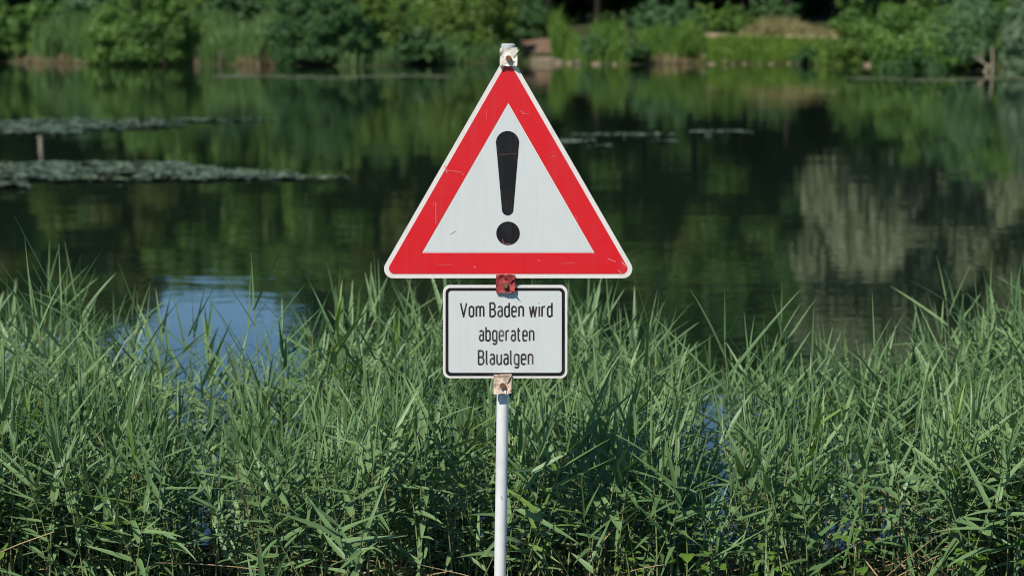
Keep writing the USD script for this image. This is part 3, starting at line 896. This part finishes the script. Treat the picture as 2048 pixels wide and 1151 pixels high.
def tree(name, seed, H, rad, bottom, mat, bark="bark", L=0.34, W=0.2, dens=420, willow=False, trunk_r=0.22, squash=1.0):
    """Tapered trunk with limbs and a crown of leaf clumps. Built at the origin; placed later."""
    rg = np.random.default_rng(seed)
    x = thing(name)
    lean = rg.normal(0, 0.03, 2)
    P = lambda t: np.array([lean[0] * H * t + 0.15 * math.sin(4 * t + seed), lean[1] * H * t, -0.4 + (H * 0.92 + 0.4) * t])
    tp_ = np.array([P(t) for t in np.linspace(0, 1, 9)])
    wood = [tube(tp_, trunk_r * np.linspace(1.15, 0.12, 9), 7, cap=False)]
    cen, rads = [], []
    nlim = int(9 + H * 0.7)
    for i in range(nlim):
        t = np.interp(i, [0, nlim - 1], [max(0.06, bottom / H), 0.97])
        b = P(t)
        k = (b[2] - bottom) / max(0.1, H - bottom)
        reach = rad * math.sin(PI * min(1, max(0.16, 0.25 + 0.72 * k))) ** 0.7 * rg.uniform(0.6, 1.1)
        az = i * 2.4 + rg.normal(0, 0.4)
        e = b + np.array([math.cos(az) * reach, math.sin(az) * reach * squash, reach * rg.uniform(-0.05, 0.45)])
        mid = (b + e) / 2 + np.array([0, 0, 0.12 * reach])
        wood.append(tube(np.array([b, mid, e]), [trunk_r * 0.42 * (1 - t * 0.7), trunk_r * 0.25 * (1 - t * 0.7), 0.02], 5, cap=False))
        for q, f_ in ((e, 1.0), (mid, 0.9), ((b + mid) / 2, 0.75)):
            cen.append(q + rg.normal(0, 0.18 * rad * 0.5, 3))
            rads.append(rad * rg.uniform(0.24, 0.42) * f_)
    cen.append(P(1.0))
    rads.append(rad * 0.3)
    part("trunk", merge(wood), bark, x, smooth=True)
    cloud = hanging_cloud if willow else leaf_cloud
    part("crown", cloud(rg, np.array(cen), np.array(rads), dens, L, W), mat, x)
    return x


def bush(name, seed, w, h, mat, dens=1000, L=0.2, W=0.115, depth=0.8):
    """Several stems from the ground and a ragged dome of leaf clumps, w wide and h high."""
    rg = np.random.default_rng(seed)
    x = thing(name)
    stems, cen, rads = [], [], []
    n = int(10 + 5 * w)
    for i in range(n):
        az, rr = i * 2.4, math.sqrt((i + 0.5) / n)
        hh = h * (1 - 0.55 * rr ** 2.2) * rg.uniform(0.55, 1.0)
        e = np.array([math.cos(az) * rr * w / 2 * 0.86, math.sin(az) * rr * w / 2 * 0.86 * depth, max(0.2, hh * 0.86)])
        stems.append(tube(np.array([[e[0] * 0.2, e[1] * 0.2, -0.3], [e[0] * 0.6, e[1] * 0.6, e[2] * 0.55], e]), [0.05, 0.03, 0.012], 4, cap=False))
        rad = min(w, h) * rg.uniform(0.09, 0.24)
        cen.append(e)
        rads.append(rad)
        cen.append(e * np.array([0.85, 0.85, rg.uniform(0.35, 0.7)]) + rg.normal(0, 0.1, 3))
        rads.append(rad * 0.95)
        if rr > 0.6:
            cen.append(e * np.array([1.02, 1.02, rg.uniform(0.08, 0.3)]))
            rads.append(rad * 0.8)
    for q in range(int(8 + 3 * w)):        # loose sprays breaking the outline
        az, el = rg.uniform(0, 2 * PI), rg.uniform(0.05, 1.35)
        u = np.array([math.cos(az) * math.cos(el) * w / 2, math.sin(az) * math.cos(el) * w / 2 * depth, 0.15 + math.sin(el) * h * 0.9])
        for z_ in (0.92, 1.04, 1.14):
            cen.append(u * z_ * rg.uniform(0.94, 1.06) + rg.normal(0, 0.06, 3))
            rads.append(min(w, h) * rg.uniform(0.05, 0.10))
    part("stems", merge(stems), "bark", x, smooth=True)
    part("foliage", leaf_cloud(rg, np.array(cen), np.array(rads), dens, L, W), mat, x)
    return x


def setp(x, px, D, scale=None, rz=0.0, dz=0.0):
    X = xat(px, D)
    place(x, (X, D, float(ground_z(X, D)) + dz), rz, scale)


# bushes of the far bank: centre px, distance behind the waterline, width px, top row, mat, label
BUSHES = [
    (285, 0.6, 175, -40, "leaf_mid", "rounded green bush hanging low over the water near the far left bank"),
    (380, 4.0, 100, 42, "leaf_yellow", "small yellow-green bush beside the rounded hanging bush"),
    (640, 1.2, 160, -50, "leaf_dark", "dark green bush reaching the water left of the sign"),
    (745, 3.5, 110, -30, "leaf_yellow", "loose yellow-green bush between two dark bushes left of the sign"),
    (825, 0.8, 130, 52, "leaf_dark", "low round dark bush at the waterline just left of the sign top"),
    (930, 4.0, 150, -60, "leaf_yellow", "tall yellow-green bush directly behind the sign top"),
    (60, 4.0, 190, 2, "leaf_mid", "green bush behind the bluish reeds at the far left corner"),
    (190, 10.0, 170, -30, "leaf_blue", "bluish green bush behind the reeds left of the hanging bush"),
    (455, 17.5, 150, -35, "leaf_blue", "bluish green bush behind the pale gravel path, left half"),
    (575, 20.5, 150, -35, "leaf_mid", "green bush behind the pale gravel path, right half"),
    (1035, 7.0, 130, -10, "leaf_dark", "dark green bush above the bare brown bank right of the sign top"),
    (1262, 0.7, 62, 80, "leaf_dark", "small dark bush at the waterline between bright reeds"),
    (1330, 8.5, 150, 8, "leaf_blue", "bluish green bush left of the start of the footpath"),
    (1435, 11.0, 140, 14, "leaf_mid", "green bush behind the left part of the footpath"),
    (1535, 12.0, 110, 0, "leaf_dark", "dark green bush behind the middle of the footpath"),
    (1617, 0.6, 66, 98, "leaf_dark", "low dark overhanging bush below the grassy bank"),
    (1735, 3.0, 120, -40, "leaf_mid", "tall green bush at the right end of the grassy bank"),
    (1830, 1.5, 150, -20, "leaf_mid", "green bush with bare brown twigs before the right-hand thicket"),
    (1930, 4.5, 190, -60, "leaf_blue", "large bushy thicket behind the pale dead branches"),
    (1840, 0.6, 110, 66, "leaf_dark", "low dark green bush left of the pale dead branches"),
    (2085, 1.0, 140, -50, "leaf_silver", "silvery willow bush at the right edge of the far bank"),
    (-90, 2.0, 170, -40, "leaf_mid", "green bush just beyond the left edge"),
    (2190, 2.0, 170, -50, "leaf_mid", "green bush just beyond the right edge"),
    (330, 12.0, 150, -45, "leaf_mid", "green bush rising behind the small yellow-green bush"),
    (690, 8.0, 130, -60, "leaf_mid", "tall green bush rising behind the two left-hand dark bushes"),
    (840, 8.0, 150, -60, "leaf_mid", "tall green bush behind the low round dark bush"),
    (1010, 10.0, 120, -60, "leaf_mid", "tall green bush behind the dark bush above the bare bank"),
    (520, 9.0, 110, 62, "leaf_yellow", "yellow-green shrub in front of the pale gravel path"),
    (565, 3.5, 50, 58, "leaf_yellow", "small bright yellow-green shrub against the dark bush"),
    (-30, 13.0, 160, -40, "leaf_dark", "dark bush behind the far left corner"),
    (1196, 0.9, 66, 74, "leaf_blue", "small bluish bush among the tall bright reeds"),
    (1700, 1.0, 90, 60, "leaf_yellow", "leafy yellow-green shrub at the right end of the grassy bank"),
    (2000, 6.0, 170, -70, "leaf_mid", "tall green bush behind the silvery willow bush"),
]
for i, (px, d, wpx, top, mat, label) in enumerate(BUSHES):
    X0 = xat(px, 115)
    D = float(shore_y(X0)) + d
    X0 = xat(px, D)
    g = float(ground_z(X0, D))
    h = EYE + (HORIZON - top) / FPX * D - g
    w = wpx / FPX * D * 1.18
    x = bush("bank_bush", 300 + i, w, h, mat, dens=1250 if h < 4.5 else 980)
    place(x, (X0, D, g))
    tag(x, label, "bush")

# tall trees: several kinds, each built once and then placed again
KINDS = {
    "mid": tree("broadleaf_tree", 41, 20, 4.3, 5.5, "leaf_mid"),
    "dark": tree("broadleaf_tree", 42, 21, 4.6, 6.5, "leaf_dark"),
    "olive": tree("broadleaf_tree", 43, 21, 4.2, 6.0, "leaf_olive"),
    "small": tree("young_tree", 44, 12.5, 3.2, 3.0, "leaf_mid"),
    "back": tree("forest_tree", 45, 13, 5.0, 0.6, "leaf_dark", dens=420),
    "willow": tree("willow_tree", 46, 17.0, 5.4, 5.0, "leaf_pale", bark="bark", L=0.5, W=0.15, dens=560, willow=True),
    "birch": tree("birch_tree", 47, 17, 3.0, 7.0, "leaf_yellow", bark="pale_bark", L=0.22, W=0.15, dens=520, trunk_r=0.15),
}
first = set()
TREES = [(-230, 127, "mid", 1.0), (-110, 126, "olive", 0.95), (-30, 129, "mid", 0.93), (165, 131, "dark", 0.86), (240, 131, "olive", 0.80),
         (345, 131, "small", 1.12), (430, 133, "small", 1.05), (510, 131, "small", 1.16), (590, 130, "small", 1.12), (690, 127, "mid", 0.95), (790, 126, "olive", 1.0), (890, 128, "mid", 1.0),
         (1000, 127, "olive", 1.0), (1095, 127, "dark", 1.0), (1190, 127, "mid", 1.0), (1290, 128, "olive", 1.0), (1385, 129, "dark", 1.06), (1480, 128, "mid", 1.03), (1575, 127, "dark", 1.03),
         (1665, 128, "dark", 1.0), (1755, 122, "mid", 0.9), (1960, 116, "mid", 0.98), (2080, 112, "mid", 1.0), (2200, 112, "olive", 1.0), (2320, 112, "mid", 1.0), (1870, 127, "olive", 1.05),
         (75, 127.5, "birch", 1.0), (1825, 112, "willow", 1.1), (1968, 112.5, "willow", 0.98)]
NAMES = {"mid": "green broadleaf tree", "dark": "dark green broadleaf tree", "olive": "olive green broadleaf tree", "small": "young green tree"}
rt = np.random.default_rng(31)


def put_tree(kind, px, D, s, label, cat="tree", group=None):
    X = xat(px, D)
    loc, rz = (X, D, float(ground_z(X, D)) - 0.1), float(rt.uniform(0, 360))
    if kind not in first:
        first.add(kind)
        x = KINDS[kind]
        place(x, loc, rz, s)
    else:
        x = copy(KINDS[kind], loc, rz, s)
    tag(x, label, cat, group)


for px, D, kind, s in TREES:
    if kind == "birch":
        lab, grp = "slim pale-trunked tree at the far left whose trunk shows in the reflection", None
    elif kind == "willow":
        lab, grp = ("pale grey-green willow whose crown shows as the light reflection at the right" if px < 1900 else "smaller pale willow at the right, mirrored beside the larger pale willow"), None
    elif kind == "small":
        lab, grp = "young tree behind the gravel path, lower than its neighbours", "low trees above the blue reflection"
    else:
        side = "left of the sign" if px < 1010 else ("above the dark gaps right of the sign" if px < 1720 else "at the right end of the far bank")
        lab, grp = f"{NAMES[kind]} of the wood {side}", f"{NAMES[kind]}s {side}"
    put_tree(kind, px, D, s, lab, "tree", grp)
for i, px in enumerate(np.arange(-420, 2500, 100)):
    h = 1.12
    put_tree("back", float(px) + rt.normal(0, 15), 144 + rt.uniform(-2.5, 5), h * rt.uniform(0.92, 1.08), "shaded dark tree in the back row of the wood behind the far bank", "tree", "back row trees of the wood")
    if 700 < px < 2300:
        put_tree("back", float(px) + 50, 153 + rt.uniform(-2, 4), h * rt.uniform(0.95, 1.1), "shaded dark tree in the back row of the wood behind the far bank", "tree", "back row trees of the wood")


# reeds and grass of the far bank
def bank_blades(name, px0, px1, d0, d1, h0, h1, n, mat, seed, label, cat, w=0.05, lean=0.25, shape=None):
    rg = np.random.default_rng(seed)
    p = rg.uniform(px0, px1, n)
    X = xat(p, 116.0)
    d = rg.uniform(d0, d1, n)
    Y = shore_y(X) + d
    g = np.maximum(ground_z(X, Y), -0.05)
    clump = meshkit.noise(np.stack([X * 1.2, Y * 1.2, X * 0 + seed], -1), seed)
    h = rg.uniform(h0, h1, n) * (0.6 + 0.8 * clump)
    if shape is not None:
        h = h * shape((p - px0) / (px1 - px0))
    az = rg.uniform(0, 2 * PI, n)
    ln = np.abs(rg.normal(0, lean, n)) * h
    ww = w * rg.uniform(0.6, 1.3, n)
    base = np.stack([X, Y, g - 0.05], -1)
    dirv = np.stack([np.cos(az), np.sin(az), 0 * az], -1)
    sa = rg.uniform(0, 2 * PI, n)
    side = np.stack([np.cos(sa), np.sin(sa), 0 * sa], -1) * ww[:, None] / 2
    mid = base + dirv * (ln * 0.3)[:, None] + np.stack([0 * h, 0 * h, h * 0.6], -1)
    tip = base + dirv * ln[:, None] + np.stack([0 * h, 0 * h, h], -1)
    v = np.stack([base - side * 0.6, base + side * 0.6, mid - side, mid + side, tip], 1).reshape(-1, 3)
    i = np.arange(n) * 5
    f = np.vstack([np.stack([i, i + 1, i + 3], 1), np.stack([i, i + 3, i + 2], 1), np.stack([i + 2, i + 3, i + 4], 1)])
    tag(part(name, (v, f), mat), label, cat, kind="stuff")


dome_ = lambda t: 0.62 + 0.3 * np.sin(t * 9.0 + 0.9) + 0.16 * np.sin(t * 23.0)
bank_blades("far_reeds", -120, 215, 0.3, 5.5, 1.2, 2.1, 6000, "bank_reed_green", 1, "bluish green reeds at the far left bank", "reeds", 0.06, 0.2)
bank_blades("far_reeds", 345, 575, -0.1, 9, 1.0, 1.5, 5200, "bank_reed_green", 2, "green reeds between the hanging bush and the dark bush", "reeds", 0.06, 0.25)
bank_blades("far_reeds", 1104, 1250, 0.0, 4.5, 0.9, 2.3, 3400, "bank_reed_bright", 3, "tall bright green reeds right of the bare brown bank", "reeds", 0.07, 0.2, dome_)
bank_blades("far_reeds", 1280, 1400, 0.2, 4.5, 0.9, 1.5, 3600, "bank_reed_bright", 4, "yellow-green reeds left of the grassy bank", "reeds", 0.06, 0.3)
bank_blades("bank_grass", 1370, 1765, -0.05, 5.3, 0.25, 0.6, 11000, "bank_grass", 5, "bright green grass on the bank below the footpath", "grass", 0.06, 0.5)
bank_blades("bank_grass", 1500, 1690, 6.6, 10.0, 0.4, 1.15, 3500, "bank_dry_grass", 6, "mound of dry yellowish grass behind the footpath", "grass", 0.05, 0.5, lambda t: 0.25 + 0.75 * np.sin(PI * np.clip(t * 1.25, 0, 1)) ** 1.5)
bank_blades("bank_grass", 680, 1040, -0.1, 6, 0.4, 1.0, 5600, "bank_reed_green", 7, "rough green growth on the bank behind the sign top", "grass", 0.07, 0.4)
bank_blades("bank_grass", 1760, 2120, 0.2, 4, 0.25, 0.7, 4000, "bank_reed_green", 8, "rough green growth under the bushes at the right bank", "grass", 0.07, 0.5)
bank_blades("dry_reeds", 10, 205, -0.25, 0.7, 0.25, 0.6, 600, "bank_dry", 11, "orange-brown dry reed stems at the waterline far left", "reeds", 0.05, 0.15, lambda t: 0.35 + 0.9 * np.abs(np.sin(t * 7.5)) * (0.5 + 0.5 * np.sin(t * 23)))
bank_blades("dry_reeds", 355, 425, -0.25, 1.2, 0.35, 0.8, 380, "bank_dry", 12, "orange-brown dry reeds right of the hanging bush", "reeds", 0.05, 0.25)
bank_blades("dry_reeds", 500, 612, -0.25, 0.6, 0.3, 0.7, 480, "bank_dry", 13, "orange-brown dry reeds left of the dark bush", "reeds", 0.05, 0.15)
bank_blades("dry_reeds", 1290, 1400, -0.2, 0.7, 0.3, 0.6, 300, "bank_dry", 14, "tan dry reeds at the waterline left of the stones", "reeds", 0.05, 0.2)


# stones at the waterline
def rock(seed):
    rg = np.random.default_rng(seed)
    m = trimesh.creation.icosphere(2, 1.0)
    v = m.vertices * (1 + 0.5 * (meshkit.noise(m.vertices * 1.4 + seed * 3.1, seed)[:, None] - 0.5)) * np.array([1, 0.8, 0.62])
    return v, m.faces


STONES0 = [(1128, 0.34), (1150, 0.3), (1172, 0.36), (1196, 0.32), (1216, 0.25), (1385, 0.2), (1402, 0.26), (1420, 0.2), (1440, 0.24), (1458, 0.16), (1475, 0.27), (1492, 0.2), (1508, 0.22), (1530, 0.17), (1552, 0.2),
          (1574, 0.26), (1590, 0.3), (1640, 0.2), (1685, 0.3), (1706, 0.22), (1742, 0.34), (1756, 0.24), (1790, 0.3), (1880, 0.28), (1975, 0.3)]
SJ = np.random.default_rng(8)
STONES = [(p_ + SJ.normal(0, 7), s_ * SJ.uniform(0.4, 1.0)) for p_, s_ in STONES0]
rocks = {}
ALT = np.array([0, 1, 2, 3])
for i, (px, s) in enumerate(STONES):
    X = xat(px, 116)
    Y = float(shore_y(X)) - 0.1 + 0.25 * ((i * 7) % 3 - 1)
    loc = (X, Y, max(0.0, float(ground_z(X, Y))) + s * 0.05)
    k = i % 4
    if k not in rocks:
        x = part("shore_stone", rock(60 + k), "stone", smooth=50)
        rocks[k] = x
        place(x, loc, i * 67, (s * 1.5, s, s))
    else:
        x = UsdGeom.Mesh.Define(stage, numbered("/World/shore_stone"))
        x.GetPrim().GetReferences().AddInternalReference(rocks[k].GetPath())
        place(x, loc, i * 67, (s * 1.5, s, s))
    where = "below the tall bright reeds" if px < 1300 else ("below the grassy bank" if px < 1720 else "under the right-hand bushes")
    tag(x, f"tan stone in the row at the far waterline {where}", "stone", f"stones {where}")

# flat sandy ledge at the water, right of the sign top
X = xat(1088, 117.5)
Y = float(shore_y(X))
ledge = trimesh.creation.box((1.55, 1.3, 0.5))
ledge = ledge.subdivide().subdivide().subdivide()
lv = np.array(ledge.vertices)
lv += (meshkit.noise(lv * 3.0, 4)[:, None] - 0.5) * np.array([0.12, 0.12, 0.1])
x = part("sandy_ledge", (lv, ledge.faces), "stone", smooth=40)
place(x, (X, Y - 0.2, 0.1), 4)
tag(x, "flat sandy block at the water's edge right of the sign top", "stone block")

# post at the far waterline
X = xat(449, 111.5)
Y = float(shore_y(X)) - 0.6
x = part("wooden_post", tube(np.array([[0, 0, -0.8], [0, 0, 0.4], [0.02, 0, 0.78], [0.02, 0, 0.8]]), [0.085, 0.085, 0.08, 0.06], 9), "post_wood", smooth=40)
place(x, (X, Y, 0))
tag(x, "short dark wooden post in the water before the left-hand far reeds", "post")

# pale dead branches at the right bank
X = xat(1948, 101)
Y = float(shore_y(X)) - 1.5
x = thing("dead_branch", (X, Y, 0))
part("branch", tube(np.array([[0.05, 0, -0.5], [0.03, 0, 0.3], [0.07, 0.1, 0.8], [0.02, 0.2, 1.25]]), [0.05, 0.045, 0.035, 0.02], 7), "dead_wood", x, smooth=True)
part("branch", tube(np.array([[-0.15, 0, 0.25], [-0.5, 0.05, 0.5], [-0.9, 0.1, 0.85]]), [0.045, 0.035, 0.02], 7), "dead_wood", x, smooth=True)
part("branch", tube(np.array([[-0.1, 0.05, 0.35], [-0.3, 0.0, 0.05], [-0.7, -0.1, -0.25]]), [0.05, 0.045, 0.03], 7), "dead_wood", x, smooth=True)
part("branch", tube(np.array([[-0.45, 0.05, 0.45], [-0.5, 0.1, 0.8], [-0.35, 0.1, 1.2]]), [0.03, 0.025, 0.012], 6), "dead_wood", x, smooth=True)
tag(x, "pale bare dead branches standing in the water at the right bank", "branch")
